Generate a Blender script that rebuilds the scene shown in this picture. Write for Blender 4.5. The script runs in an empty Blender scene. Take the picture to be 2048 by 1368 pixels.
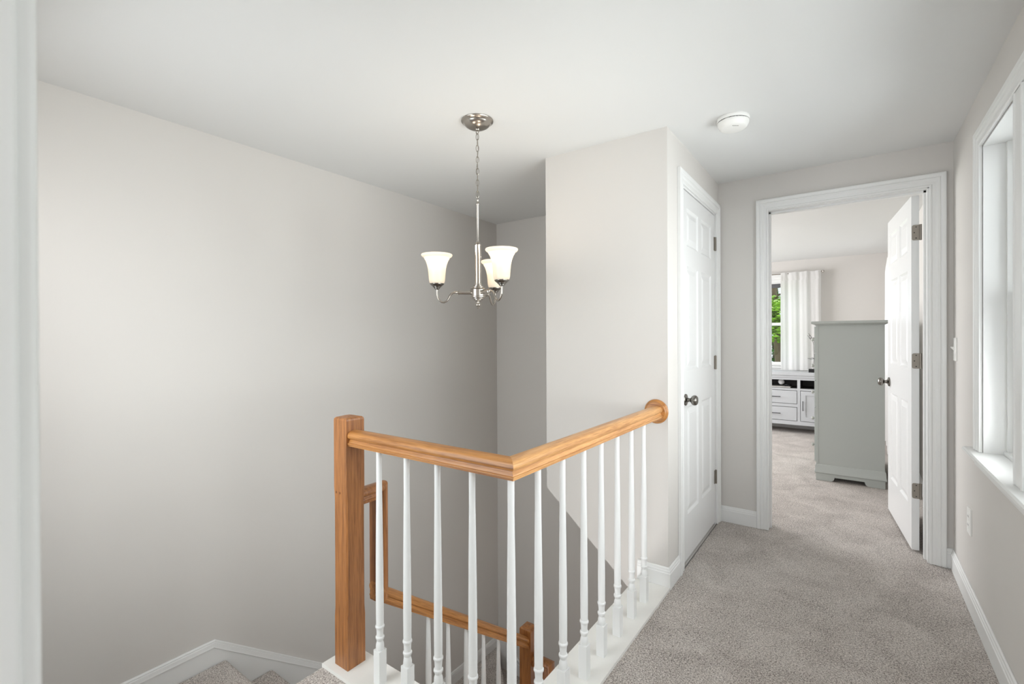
import bpy, bmesh, math, random
from mathutils import Vector, Matrix
random.seed(7)
PI = math.pi
sc = bpy.context.scene
col = sc.collection

# ------------------------------------------------------------------ camera
cam_d = bpy.data.cameras.new('camera')
cam = bpy.data.objects.new('camera', cam_d)
col.objects.link(cam)
F_PX = 946.3
cam_d.sensor_fit = 'HORIZONTAL'
cam_d.sensor_width = 36.0
cam_d.lens = F_PX * 36.0 / 2048.0
cam_d.shift_y = -4.0 / 2048.0
cam_d.clip_start = 0.02
cam_d.clip_end = 200
cam_d.dof.use_dof = True
cam_d.dof.focus_distance = 3.0
cam_d.dof.aperture_fstop = 6.3
yaw, pit, rol = math.radians(35.775), math.radians(-0.23), math.radians(-0.25)
fw = Vector((-math.sin(yaw) * math.cos(pit), math.cos(yaw) * math.cos(pit), math.sin(pit)))
r0 = Vector((math.cos(yaw), math.sin(yaw), 0))
u0 = r0.cross(fw)
rr = r0 * math.cos(rol) + u0 * math.sin(rol)
uu = -r0 * math.sin(rol) + u0 * math.cos(rol)
M = Matrix((rr, uu, -fw)).transposed().to_4x4()
M.translation = Vector((0, 0, 1.247))
cam.matrix_world = M
sc.camera = cam

# ------------------------------------------------------------------ world, lights, exposure
sc.view_settings.view_transform = 'Standard'
sc.view_settings.look = 'None'
sc.view_settings.gamma = 1.0
sc.view_settings.use_curve_mapping = False
sc.view_settings.exposure = 0.08

w = bpy.data.worlds.new('sky')
sc.world = w
w.use_nodes = True
nt = w.node_tree
nt.nodes.clear()
wo = nt.nodes.new('ShaderNodeOutputWorld')
bg = nt.nodes.new('ShaderNodeBackground')
bg.inputs['Color'].default_value = (0.80, 0.90, 1.0, 1)
bg.inputs['Strength'].default_value = 2.0
nt.links.new(bg.outputs[0], wo.inputs[0])


def area(name, loc, direction, sx, sy, power, color=(1, 1, 1)):
    l = bpy.data.lights.new(name, 'AREA')
    l.shape = 'RECTANGLE'
    l.size, l.size_y = sx, sy
    l.energy = power
    l.color = color
    o = bpy.data.objects.new(name, l)
    col.objects.link(o)
    o.location = loc
    o.rotation_euler = Vector(direction).to_track_quat('-Z', 'Y').to_euler()
    return o


DAY = (0.985, 0.975, 0.995)
# window daylight, plus unseen fill lamps added to even out the light
area('daylight_hall_window', (0.72, 1.78, 1.40), (-1, 0.05, -0.10), 2.2, 1.4, 37, DAY)
area('added_ceiling_fill', (0.67, 2.48, 0.98), (-1, 0.15, 0.85), 0.5, 0.4, 4.5, DAY)  # added lamp outside the far opening, brightens the ceiling beside it
area('added_window_upfill', (0.74, 1.66, 0.85), (-1, 0, 0.40), 2.4, 0.5, 11, DAY)  # added upward lamp, lifts the corridor ceiling
area('added_fill_near_room', (0.6, -3.75, 1.35), (0, 1, 0), 2.6, 1.7, 62, DAY)  # added fill from an invented window behind the camera
area('added_fill_landing', (-1.80, -0.12, 1.10), (-0.15, 1, -0.35), 1.1, 1.7, 21, DAY)  # added fill for the stair side, through an invented window
area('added_fill_bedroom_left', (-3.15, 5.6, 1.45), (1, 0, 0), 2.2, 1.5, 92, DAY)  # added fill out of view, lifts the bedroom
area('daylight_bedroom_right_window', (0.62, 6.55, 1.45), (-1, 0, 0), 0.9, 1.2, 6, DAY)
area('added_fill_lower_storey', (-2.0, 0.15, -1.3), (0, 1, 0.15), 1.0, 1.2, 70, DAY)  # added fill with no window behind it, lifts the lower stairwell walls
sun = bpy.data.lights.new('sun', 'SUN')
sun.energy = 7.0
sun.angle = math.radians(1.0)
sun.color = (1.0, 0.96, 0.88)
so = bpy.data.objects.new('sun', sun)
col.objects.link(so)
so.rotation_euler = Vector((-0.06, -0.60, -0.75)).to_track_quat('-Z', 'Y').to_euler()


# ------------------------------------------------------------------ materials
def srgb(r, g, b):
    f = lambda c: (c / 255 / 12.92) if c / 255 <= 0.04045 else ((c / 255 + 0.055) / 1.055) ** 2.4
    return (f(r), f(g), f(b), 1)


def mat(name, color, rough=0.5, metal=0.0, spec=0.5, bump=0.0, bscale=200.0, var=0.0, vscale=3.0, coat=0.0,
        emit=None, estr=0.0, trans=0.0, aniso=0.0, subs=0.0):
    m = bpy.data.materials.new(name)
    m.use_nodes = True
    n = m.node_tree
    b = n.nodes['Principled BSDF']
    b.inputs['Base Color'].default_value = color
    b.inputs['Roughness'].default_value = rough
    b.inputs['Metallic'].default_value = metal
    b.inputs['Specular IOR Level'].default_value = spec
    b.inputs['Coat Weight'].default_value = coat
    b.inputs['Transmission Weight'].default_value = trans
    if emit:
        b.inputs['Emission Color'].default_value = emit
        b.inputs['Emission Strength'].default_value = estr
    tc = n.nodes.new('ShaderNodeTexCoord')
    geo = n.nodes.new('ShaderNodeNewGeometry')
    if var > 0:
        ns = n.nodes.new('ShaderNodeTexNoise')
        ns.inputs['Scale'].default_value = vscale
        ns.inputs['Detail'].default_value = 3
        n.links.new(geo.outputs['Position'], ns.inputs['Vector'])
        mx = n.nodes.new('ShaderNodeMixRGB')
        mx.blend_type = 'MULTIPLY'
        mx.inputs['Fac'].default_value = 1.0
        mx.inputs['Color1'].default_value = color
        rp = n.nodes.new('ShaderNodeValToRGB')
        rp.color_ramp.elements[0].position = 0.3
        rp.color_ramp.elements[1].position = 0.7
        k = 1 - var
        rp.color_ramp.elements[0].color = (k, k, k, 1)
        rp.color_ramp.elements[1].color = (1, 1, 1, 1)
        n.links.new(ns.outputs['Fac'], rp.inputs['Fac'])
        n.links.new(rp.outputs['Color'], mx.inputs['Color2'])
        n.links.new(mx.outputs['Color'], b.inputs['Base Color'])
    if bump > 0:
        nb = n.nodes.new('ShaderNodeTexNoise')
        nb.inputs['Scale'].default_value = bscale
        nb.inputs['Detail'].default_value = 2
        n.links.new(geo.outputs['Position'], nb.inputs['Vector'])
        bp = n.nodes.new('ShaderNodeBump')
        bp.inputs['Strength'].default_value = bump
        bp.inputs['Distance'].default_value = 0.002
        n.links.new(nb.outputs['Fac'], bp.inputs['Height'])
        n.links.new(bp.outputs['Normal'], b.inputs['Normal'])
    return m


def wood_mat(name, dark, light, axis):
    """grain runs along the given world axis"""
    m = bpy.data.materials.new(name)
    m.use_nodes = True
    n = m.node_tree
    b = n.nodes['Principled BSDF']
    b.inputs['Roughness'].default_value = 0.38
    b.inputs['Coat Weight'].default_value = 0.25
    b.inputs['Coat Roughness'].default_value = 0.25
    tc = n.nodes.new('ShaderNodeTexCoord')
    mp = n.nodes.new('ShaderNodeMapping')
    s = [85.0, 85.0, 85.0]
    if axis == 'slope':
        mp.vector_type = 'TEXTURE'
        mp.inputs['Rotation'].default_value = (-math.atan(0.7165), 0, 0)
        s = [1 / 85.0, 1 / 3.0, 1 / 85.0]
    else:
        s['xyz'.index(axis)] = 3.0
    mp.inputs['Scale'].default_value = s
    n.links.new(tc.outputs['Object'], mp.inputs['Vector'])
    n1 = n.nodes.new('ShaderNodeTexNoise')
    n1.inputs['Scale'].default_value = 1.0
    n1.inputs['Detail'].default_value = 4
    n1.inputs['Distortion'].default_value = 0.6
    n.links.new(mp.outputs['Vector'], n1.inputs['Vector'])
    n2 = n.nodes.new('ShaderNodeTexNoise')
    n2.inputs['Scale'].default_value = 6.0
    n2.inputs['Detail'].default_value = 2
    n.links.new(mp.outputs['Vector'], n2.inputs['Vector'])
    ad = n.nodes.new('ShaderNodeMath')
    ad.operation = 'MULTIPLY_ADD'
    ad.inputs[1].default_value = 0.45
    n.links.new(n2.outputs['Fac'], ad.inputs[0])
    ml = n.nodes.new('ShaderNodeMath')
    ml.operation = 'MULTIPLY'
    ml.inputs[1].default_value = 0.6
    n.links.new(n1.outputs['Fac'], ml.inputs[0])
    n.links.new(ml.outputs[0], ad.inputs[2])
    rp = n.nodes.new('ShaderNodeValToRGB')
    rp.color_ramp.elements[0].position = 0.32
    rp.color_ramp.elements[0].color = dark
    rp.color_ramp.elements[1].position = 0.64
    rp.color_ramp.elements[1].color = light
    n.links.new(ad.outputs[0], rp.inputs['Fac'])
    n.links.new(rp.outputs['Color'], b.inputs['Base Color'])
    bp = n.nodes.new('ShaderNodeBump')
    bp.inputs['Strength'].default_value = 0.12
    bp.inputs['Distance'].default_value = 0.001
    n.links.new(ad.outputs[0], bp.inputs['Height'])
    n.links.new(bp.outputs['Normal'], b.inputs['Normal'])
    return m


def carpet_mat(name, dark, mid, light):
    m = bpy.data.materials.new(name)
    m.use_nodes = True
    n = m.node_tree
    b = n.nodes['Principled BSDF']
    b.inputs['Roughness'].default_value = 0.95
    b.inputs['Specular IOR Level'].default_value = 0.1
    b.inputs['Sheen Weight'].default_value = 0.25
    b.inputs['Sheen Roughness'].default_value = 0.5
    geo = n.nodes.new('ShaderNodeNewGeometry')
    nf = n.nodes.new('ShaderNodeTexNoise')
    nf.inputs['Scale'].default_value = 210.0
    nf.inputs['Detail'].default_value = 2.5
    nf.inputs['Roughness'].default_value = 0.6
    nf.inputs['Distortion'].default_value = 0.8
    n.links.new(geo.outputs['Position'], nf.inputs['Vector'])
    # pile lies in different directions: large soft patches
    nl = n.nodes.new('ShaderNodeTexNoise')
    nl.inputs['Scale'].default_value = 4.5
    nl.inputs['Detail'].default_value = 4
    nl.inputs['Distortion'].default_value = 0.8
    n.links.new(geo.outputs['Position'], nl.inputs['Vector'])
    ad = n.nodes.new('ShaderNodeMath')
    ad.operation = 'MULTIPLY_ADD'
    ad.inputs[1].default_value = 0.19
    n.links.new(nl.outputs['Fac'], ad.inputs[0])
    n.links.new(nf.outputs['Fac'], ad.inputs[2])
    rp = n.nodes.new('ShaderNodeValToRGB')
    e = rp.color_ramp.elements
    e[0].position = 0.43
    e[0].color = dark
    e[1].position = 0.74
    e[1].color = light
    k = e.new(0.565)
    k.color = mid
    n.links.new(ad.outputs[0], rp.inputs['Fac'])
    n.links.new(rp.outputs['Color'], b.inputs['Base Color'])
    bp = n.nodes.new('ShaderNodeBump')
    bp.inputs['Strength'].default_value = 0.9
    bp.inputs['Distance'].default_value = 0.006
    n.links.new(nf.outputs['Fac'], bp.inputs['Height'])
    n.links.new(bp.outputs['Normal'], b.inputs['Normal'])
    return m


WALL = mat('wall_paint', srgb(213, 209, 204), 0.75, spec=0.25, bump=0.06, bscale=160)
CEIL = mat('ceiling_paint', srgb(228, 228, 226), 0.9, spec=0.15, bump=0.05, bscale=120)
TRIM = mat('white_trim_paint', srgb(232, 232, 230), 0.38, spec=0.45)
DOORP = mat('white_door_paint', srgb(232, 232, 231), 0.33, spec=0.5)
CAPP = mat('scuffed_white_paint', srgb(238, 236, 231), 0.45, spec=0.4, var=0.06, vscale=9)
CARPET = carpet_mat('grey_brown_carpet', srgb(96, 86, 79), srgb(184, 174, 166), srgb(238, 230, 223))
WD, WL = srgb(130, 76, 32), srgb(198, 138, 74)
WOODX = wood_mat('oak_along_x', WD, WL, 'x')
WOODY_LIT = wood_mat('oak_along_y_lit', srgb(165, 108, 56), srgb(222, 168, 108), 'y')  # lighter oak: window light on the corridor rail put into its colour
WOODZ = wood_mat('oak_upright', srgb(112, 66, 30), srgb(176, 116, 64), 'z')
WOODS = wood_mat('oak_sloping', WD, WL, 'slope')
NICKEL = mat('brushed_nickel', srgb(176, 170, 162), 0.24, 1.0)
PEWTER = mat('dark_nickel', srgb(132, 128, 122), 0.26, 1.0)
HINGE = mat('satin_hinge_metal', srgb(150, 143, 134), 0.45, 0.8)
PLASTIC = mat('white_plastic', srgb(240, 239, 235), 0.4)
SLOT = mat('dark_slot', srgb(60, 58, 55), 0.7)
CHESTP = mat('sage_grey_paint', srgb(189, 194, 190), 0.42, spec=0.4)
DRESSP = mat('light_grey_paint', srgb(196, 198, 200), 0.4)
DARKIN = mat('dark_cubby_inside', srgb(70, 68, 68), 0.6)  # darker grey for the insides of the open cubbies
BLACK = mat('black_metal', srgb(22, 22, 24), 0.5, 0.0)
KNOBP = mat('grey_knob', srgb(168, 168, 162), 0.35)
WHITE = mat('glossy_white', srgb(250, 250, 250), 0.3)
PAPER = mat('pale_paper', srgb(215, 212, 206), 0.7)
SHADEF = mat('roller_shade_cloth', srgb(92, 92, 94), 0.8)
BARK = mat('bark', srgb(96, 80, 62), 0.9, bump=0.5, bscale=20)
LEAFD = mat('deep_green_leaf', srgb(74, 118, 44), 0.6, var=0.4, vscale=4)
LEAFL = mat('bright_green_leaf', srgb(150, 190, 62), 0.6, var=0.35, vscale=4)
LAWN = mat('lawn', srgb(112, 146, 70), 0.9, var=0.4, vscale=6)
PETAL = mat('orchid_petal', srgb(120, 112, 112), 0.6)
STEM = mat('dark_stem', srgb(52, 48, 44), 0.6)
CABLE = mat('black_cable', srgb(34, 34, 36), 0.5)


def curtain_mat():
    m = bpy.data.materials.new('white_linen')
    m.use_nodes = True
    n = m.node_tree
    n.nodes.clear()
    out = n.nodes.new('ShaderNodeOutputMaterial')
    d = n.nodes.new('ShaderNodeBsdfDiffuse')
    t = n.nodes.new('ShaderNodeBsdfTranslucent')
    mx = n.nodes.new('ShaderNodeMixShader')
    wv = n.nodes.new('ShaderNodeTexWave')
    wv.inputs['Scale'].default_value = 90
    wv.inputs['Distortion'].default_value = 3
    rp = n.nodes.new('ShaderNodeValToRGB')
    rp.color_ramp.elements[0].color = srgb(232, 230, 228)
    rp.color_ramp.elements[1].color = srgb(246, 245, 243)
    n.links.new(wv.outputs['Fac'], rp.inputs['Fac'])
    n.links.new(rp.outputs['Color'], d.inputs['Color'])
    n.links.new(rp.outputs['Color'], t.inputs['Color'])
    mx.inputs['Fac'].default_value = 0.45
    n.links.new(d.outputs[0], mx.inputs[1])
    n.links.new(t.outputs[0], mx.inputs[2])
    n.links.new(mx.outputs[0], out.inputs[0])
    return m


def glass_mat():
    m = bpy.data.materials.new('window_glass')
    m.use_nodes = True
    n = m.node_tree
    n.nodes.clear()
    out = n.nodes.new('ShaderNodeOutputMaterial')
    t = n.nodes.new('ShaderNodeBsdfTransparent')
    t.inputs['Color'].default_value = (0.96, 0.98, 0.97, 1)
    g = n.nodes.new('ShaderNodeBsdfGlossy')
    g.inputs['Roughness'].default_value = 0.02
    fr = n.nodes.new('ShaderNodeFresnel')
    fr.inputs['IOR'].default_value = 1.3
    mx = n.nodes.new('ShaderNodeMixShader')
    n.links.new(fr.outputs[0], mx.inputs['Fac'])
    n.links.new(t.outputs[0], mx.inputs[1])
    n.links.new(g.outputs[0], mx.inputs[2])
    n.links.new(mx.outputs[0], out.inputs[0])
    return m


def shade_glass_mat():
    """frosted ribbed glass bell lit from the bulb inside it"""
    m = bpy.data.materials.new('frosted_ribbed_glass')
    m.use_nodes = True
    n = m.node_tree
    n.nodes.clear()
    out = n.nodes.new('ShaderNodeOutputMaterial')
    t = n.nodes.new('ShaderNodeBsdfTranslucent')
    t.inputs['Color'].default_value = (0.95, 0.90, 0.82, 1)
    d = n.nodes.new('ShaderNodeBsdfPrincipled')
    d.inputs['Base Color'].default_value = srgb(246, 240, 230)
    d.inputs['Roughness'].default_value = 0.25
    mx = n.nodes.new('ShaderNodeMixShader')
    mx.inputs['Fac'].default_value = 0.55
    n.links.new(t.outputs[0], mx.inputs[1])
    n.links.new(d.outputs[0], mx.inputs[2])
    n.links.new(mx.outputs[0], out.inputs[0])
    return m


LINEN = curtain_mat()
GLASS = glass_mat()
SHADEG = shade_glass_mat()
BULB = mat('lit_bulb', (1, 0.93, 0.8, 1), 0.4, emit=(1, 0.86, 0.66, 1), estr=2.2)


# ------------------------------------------------------------------ geometry helpers
def link(name, me, m, parent=None):
    o = bpy.data.objects.new(name, me)
    col.objects.link(o)
    if m is not None:
        me.materials.append(m)
    if parent:
        o.parent = parent
        o.matrix_parent_inverse = parent.matrix_basis.inverted()
    return o


def O(name, bm, m, parent=None, smooth=False, bevel=0.0, seg=2, auto=True):
    if bevel > 0:
        es = [e for e in bm.edges if len(e.link_faces) == 2 and e.calc_face_angle(0) > 0.6]
        bmesh.ops.bevel(bm, geom=es, offset=bevel, segments=seg, affect='EDGES', clamp_overlap=True)
    bmesh.ops.recalc_face_normals(bm, faces=bm.faces)
    me = bpy.data.meshes.new(name)
    bm.to_mesh(me)
    bm.free()
    if smooth:
        for p in me.polygons:
            p.use_smooth = True
        if auto:
            try:
                me.set_sharp_from_angle(angle=math.radians(35))
            except Exception:
                pass
    return link(name, me, m, parent)


def root(name, loc, label=None, cat=None, group=None, kind=None, rz=0.0):
    o = bpy.data.objects.new(name, None)
    o.empty_display_size = 0.1
    col.objects.link(o)
    o.location = loc
    o.rotation_euler = (0, 0, rz)
    o.matrix_basis = Matrix.Translation(loc) @ Matrix.Rotation(rz, 4, 'Z')
    return tag(o, label, cat, group, kind)


def tag(o, label=None, cat=None, group=None, kind=None):
    if label: o['label'] = label
    if cat: o['category'] = cat
    if group: o['group'] = group
    if kind: o['kind'] = kind
    return o


def struct(o):
    o['kind'] = 'structure'
    return o


def box(bm, x0, x1, y0, y1, z0, z1):
    vs = [bm.verts.new((x, y, z)) for z in (z0, z1) for y in (y0, y1) for x in (x0, x1)]
    for f in ((0, 1, 3, 2), (4, 6, 7, 5), (0, 4, 5, 1), (2, 3, 7, 6), (0, 2, 6, 4), (1, 5, 7, 3)):
        bm.faces.new([vs[i] for i in f])
    return vs


def B(*a):
    bm = bmesh.new()
    if a:
        box(bm, *a)
    return bm


def prism(bm, pts, axis, a, b):
    """polygon in the plane normal to axis, extruded from a to b"""
    def P(p, t):
        if axis == 'x': return (t, p[0], p[1])
        if axis == 'y': return (p[0], t, p[1])
        return (p[0], p[1], t)
    lo = [bm.verts.new(P(p, a)) for p in pts]
    hi = [bm.verts.new(P(p, b)) for p in pts]
    bm.faces.new(lo)
    bm.faces.new(hi[::-1])
    n = len(pts)
    for i in range(n):
        bm.faces.new([lo[i], lo[(i + 1) % n], hi[(i + 1) % n], hi[i]])


def lathe(bm, prof, c=(0, 0, 0), seg=24, frame=None, ribs=0, ramp=0.0):
    """prof: (radius, height) list around local Z, frame maps local to world"""
    rings = []
    for r, h in prof:
        if r < 1e-6:
            p = Vector((0, 0, h))
            if frame: p = frame @ p
            rings.append([bm.verts.new(p + Vector(c))])
            continue
        ring = []
        for i in range(seg):
            a = 2 * PI * i / seg
            rr_ = r * (1 + (ramp * (i % 2) if ribs else 0))
            p = Vector((rr_ * math.cos(a), rr_ * math.sin(a), h))
            if frame: p = frame @ p
            ring.append(bm.verts.new(p + Vector(c)))
        rings.append(ring)
    for A, Bq in zip(rings, rings[1:]):
        if len(A) == 1 and len(Bq) == 1: continue
        if len(A) == 1:
            for i in range(seg): bm.faces.new([A[0], Bq[i], Bq[(i + 1) % seg]])
        elif len(Bq) == 1:
            for i in range(seg): bm.faces.new([A[i], A[(i + 1) % seg], Bq[0]])
        else:
            for i in range(seg): bm.faces.new([A[i], A[(i + 1) % seg], Bq[(i + 1) % seg], Bq[i]])
    for R in (rings[0], rings[-1]):
        if len(R) > 2:
            bm.faces.new(R)


def tube(bm, pts, r, seg=10, closed=False, caps=True):
    pts = [Vector(p) for p in pts]
    n = len(pts)
    rs = r if isinstance(r, (list, tuple)) else [r] * n
    rings = []
    up = None
    for i, p in enumerate(pts):
        if closed:
            t = (pts[(i + 1) % n] - pts[i - 1]).normalized()
        else:
            t = (pts[min(i + 1, n - 1)] - pts[max(i - 1, 0)]).normalized()
        if up is None:
            up = t.orthogonal().normalized()
        up = (up - t * up.dot(t)).normalized()
        s = t.cross(up)
        rings.append([bm.verts.new(p + (up * math.cos(2 * PI * k / seg) + s * math.sin(2 * PI * k / seg)) * rs[i]) for k in range(seg)])
    m = n if closed else n - 1
    for i in range(m):
        A, Bq = rings[i], rings[(i + 1) % n]
        for k in range(seg):
            bm.faces.new([A[k], A[(k + 1) % seg], Bq[(k + 1) % seg], Bq[k]])
    if caps and not closed:
        bm.faces.new(rings[0][::-1])
        bm.faces.new(rings[-1])


def sweep(bm, path, prof, nrm, side=1, closed=False):
    """sweeps profile (u, h) along a polyline lying in a plane with normal nrm; u goes to the side, h along nrm; mitred corners"""
    path = [Vector(p) for p in path]
    nrm = Vector(nrm).normalized()
    n = len(path)
    rings = []
    for i, p in enumerate(path):
        d1 = (p - path[i - 1]).normalized() if (i > 0 or closed) else None
        d2 = (path[(i + 1) % n] - p).normalized() if (i < n - 1 or closed) else None
        if d1 is None: d1 = d2
        if d2 is None: d2 = d1
        s1, s2 = nrm.cross(d1) * side, nrm.cross(d2) * side
        m = (s1 + s2)
        m = m / (1 + s1.dot(s2)) if (1 + s1.dot(s2)) > 1e-6 else s1
        rings.append([bm.verts.new(p + m * u + nrm * h) for u, h in prof])
    k = len(prof)
    for i in range(n if closed else n - 1):
        A, Bq = rings[i], rings[(i + 1) % n]
        for j in range(k):
            bm.faces.new([A[j], A[(j + 1) % k], Bq[(j + 1) % k], Bq[j]])
    if not closed:
        bm.faces.new(rings[0])
        bm.faces.new(rings[-1][::-1])


def wall_y(bm, y0, y1, x0, x1, z0, z1, holes):
    """wall slab lying along x with rectangular holes (hx0,hx1,hz0,hz1)"""
    xs = sorted({x0, x1, *[h[0] for h in holes], *[h[1] for h in holes]})
    zs = sorted({z0, z1, *[h[2] for h in holes], *[h[3] for h in holes]})
    grid_wall(bm, xs, zs, holes, lambda a, b, y: (a, y, b), y0, y1)


def wall_x(bm, x0, x1, y0, y1, z0, z1, holes):
    ys = sorted({y0, y1, *[h[0] for h in holes], *[h[1] for h in holes]})
    zs = sorted({z0, z1, *[h[2] for h in holes], *[h[3] for h in holes]})
    grid_wall(bm, ys, zs, holes, lambda a, b, x: (x, a, b), x0, x1)


def grid_wall(bm, us, vs, holes, P, t0, t1):
    solid = {}
    for i in range(len(us) - 1):
        for j in range(len(vs) - 1):
            cu, cv = (us[i] + us[i + 1]) / 2, (vs[j] + vs[j + 1]) / 2
            solid[i, j] = not any(h[0] < cu < h[1] and h[2] < cv < h[3] for h in holes)
    cache = {}
    def V(i, j, t):
        if (i, j, t) not in cache:
            cache[i, j, t] = bm.verts.new(P(us[i], vs[j], t))
        return cache[i, j, t]
    for (i, j), s in solid.items():
        if not s: continue
        for t in (t0, t1):
            bm.faces.new([V(i, j, t), V(i + 1, j, t), V(i + 1, j + 1, t), V(i, j + 1, t)])
        for (di, dj, e0, e1) in ((-1, 0, (i, j), (i, j + 1)), (1, 0, (i + 1, j), (i + 1, j + 1)),
                                 (0, -1, (i, j), (i + 1, j)), (0, 1, (i, j + 1), (i + 1, j + 1))):
            if not solid.get((i + di, j + dj), False):
                bm.faces.new([V(*e0, t0), V(*e1, t0), V(*e1, t1), V(*e0, t1)])


# ------------------------------------------------------------------ measurements of the house
H = 2.29
XL, XR, XC, XK = -2.65, 0.438, -0.744, -1.448
YE, YE2, YC, YF = 3.44, 3.56, 2.351, 7.5
LOW = -2.75

# ------------------------------------------------------------------ shell
bm = bmesh.new()
box(bm, -1.62, XR, 0.055, 1.035, -0.25, 0.0)       # hall next to the railing
box(bm, -0.737, XR, 1.035, YE, -0.25, 0.0)         # corridor
box(bm, -0.405, 0.405, -0.065, 0.055, -0.25, 0.0)
box(bm, -0.95, 2.3, -3.6, -0.065, -0.25, 0.0)         # room the picture is taken from
box(bm, -0.4555, 0.343, YE, YE2, -0.25, 0.0)
box(bm, -3.3, 0.60, YE2, YF, -0.25, 0.0)             # bedroom
bmesh.ops.remove_doubles(bm, verts=bm.verts, dist=1e-5)
struct(O('floor', bm, CARPET))
bm = bmesh.new()
prof = [(-1.60, -0.001), (-1.60, -0.055), (-1.628, -0.052)]
for k in range(7):
    a = PI + PI * 0.5 - k * PI / 2 / 6
    prof.append((-1.628 + 0.026 * math.cos(a), -0.026 + 0.026 * math.sin(a)))
for k in range(1, 7):
    a = PI - k * PI / 2 / 6
    prof.append((-1.628 + 0.026 * math.cos(a), -0.026 + 0.026 * math.sin(a)))
prism(bm, prof, 'y', 0.056, 1.035)
struct(O('trim_1', bm, CARPET, smooth=True))

struct(O('wall_left', B(XL - 0.1, XL, -0.065, YE, LOW, H), WALL))
bm = bmesh.new()
wall_y(bm, YE, YE2, -3.3, 0.60, LOW, H, [(-0.4555, 0.343, -0.249, 2.072)])
struct(O('wall_back', bm, WALL))
HW = [(0.57, 2.125, 0.755, 2.045), (2.215, 2.75, 0.755, 2.045)]  # near opening stretched towards the camera to spread the daylight
bm = bmesh.new()
wall_x(bm, XR, 0.60, -0.065, YE, LOW, H, HW)
struct(O('wall_right', bm, WALL))
bm = bmesh.new()
wall_y(bm, -0.065, 0.0535, -2.75, XR, LOW, H, [(-0.405, 0.405, -0.249, 2.07), (-2.35, -1.25, 0.20, 2.0)])
struct(O('wall_front', bm, WALL))

# closet that overhangs the lower flight
bm = bmesh.new()
prism(bm, [(XK, 0.377), (XK, H), (XC, H), (XC, -0.242)], 'y', YC, YC + 0.10)
prism(bm, [(XK, 0.377), (XK, H), (XK + 0.09, H), (XK + 0.09, 0.298)], 'y', YC + 0.1001, YE)
prism(bm, [(XK + 0.091, 0.298), (XK + 0.091, 0.34), (XC - 0.091, -0.12), (XC - 0.091, -0.161)], 'y', YC + 0.1001, YE)
struct(O('wall_closet', bm, WALL))
bm = bmesh.new()
wall_x(bm, XC - 0.09, XC, YC + 0.1001, YE, -0.25, H, [(2.585, 3.352, 0.0, 2.067)])
struct(O('wall_closet_side', bm, WALL))

bm = bmesh.new()
box(bm, XL - 0.1, 0.60, -0.065, YE2, H, H + 0.12)
box(bm, -1.05, 2.4, -3.7, -0.066, H, H + 0.12)
box(bm, -3.4, 0.65, YE2, YF + 0.12, H, H + 0.12)
struct(O('ceiling', bm, CEIL))

# near room, bedroom and lower storey shells
bm = bmesh.new()
wall_y(bm, -3.7, -3.6, -0.95, 2.3, 0, H, [(-0.7, 1.9, 0.45, 2.15)])  # opening added out of view for the fill lamp outside
struct(O('wall_room_rear', bm, WALL))
struct(O('wall_room_left', B(-1.05, -0.95, -3.7, -0.066, 0, H), WALL))
struct(O('wall_room_right', B(2.3, 2.4, -3.7, -0.065, 0, H), WALL))
struct(O('wall_room_front', B(0.601, 2.4, -0.065, 0.055, 0, H), WALL))
bm = bmesh.new()
wall_y(bm, YF, YF + 0.14, -3.4, 0.65, -0.25, H, [(-1.60, -0.53, 0.84, 2.0)])
struct(O('wall_bedroom_far', bm, WALL))
bm = bmesh.new()
wall_x(bm, 0.45, 0.60, YE2, YF, 0, H, [(6.1, 7.0, 0.85, 2.0)])
struct(O('wall_bedroom_right', bm, WALL))
bm = bmesh.new()
wall_x(bm, -3.4, -3.3, YE2, YF, -0.25, H, [(4.5, 6.7, 0.7, 2.1)])  # opening added out of view for the bedroom fill
struct(O('wall_bedroom_left', bm, WALL))
struct(O('floor_lower', B(XL - 0.1, 0.60, -0.065, YE2, LOW - 0.1, LOW), CARPET))


# ------------------------------------------------------------------ trims
CAS = [(0, 0), (0, 0.010), (0.004, 0.0125), (0.009, 0.0125), (0.012, 0.009), (0.026, 0.010), (0.034, 0.0145), (0.044, 0.0150),
       (0.048, 0.0125), (0.052, 0.0165), (0.060, 0.0185), (0.067, 0.0185), (0.070, 0.016), (0.070, 0)]
BASE = [(0, 0.001), (0.013, 0.001), (0.0135, 0.078), (0.0105, 0.082), (0.0105, 0.089), (0.0075, 0.094), (0.0065, 0.101), (0.003, 0.106), (0, 0.106)]


def casing(bm, path, nrm, side):
    sweep(bm, path, CAS, nrm, side)


def baseboard(name, path, side, z=0.0):
    bm = bmesh.new()
    sweep(bm, [(x, y, z) for x, y in path], BASE, (0, 0, 1), side)
    return struct(O(name, bm, TRIM))


baseboard('baseboard_back_left', [(XC + 0.003, YE - 0.0005), (-0.511, YE - 0.0005)], -1)
baseboard('baseboard_back_right', [(0.409, YE - 0.0005), (XR - 0.0005, YE - 0.0005), (XR - 0.0005, 0.06)], -1)
baseboard('baseboard_closet', [(-0.90, YC - 0.0005), (XC + 0.0005, YC - 0.0005), (XC + 0.0005, 2.514)], -1, 0.0)
baseboard('baseboard_bedroom_far', [(-3.29, YF - 0.0005), (0.449, YF - 0.0005), (0.449, YE2 + 0.01)], -1)

# bedroom doorway: jamb, casings, door leaf
door2 = struct(root('door_2', (0.30, YE2, 0)))
tag(door2, 'white six-panel door standing open into the bedroom, with its casing', None)
jl, jr, jt = -0.4555, 0.343, 2.070
bm = bmesh.new()
box(bm, jl, jl + 0.012, YE - 0.001, YE2 + 0.001, 0.001, jt)
box(bm, jr - 0.012, jr, YE - 0.001, YE2 + 0.001, 0.001, jt)
box(bm, jl, jr, YE - 0.001, YE2 + 0.001, jt - 0.012, jt + 0.002)
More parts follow.
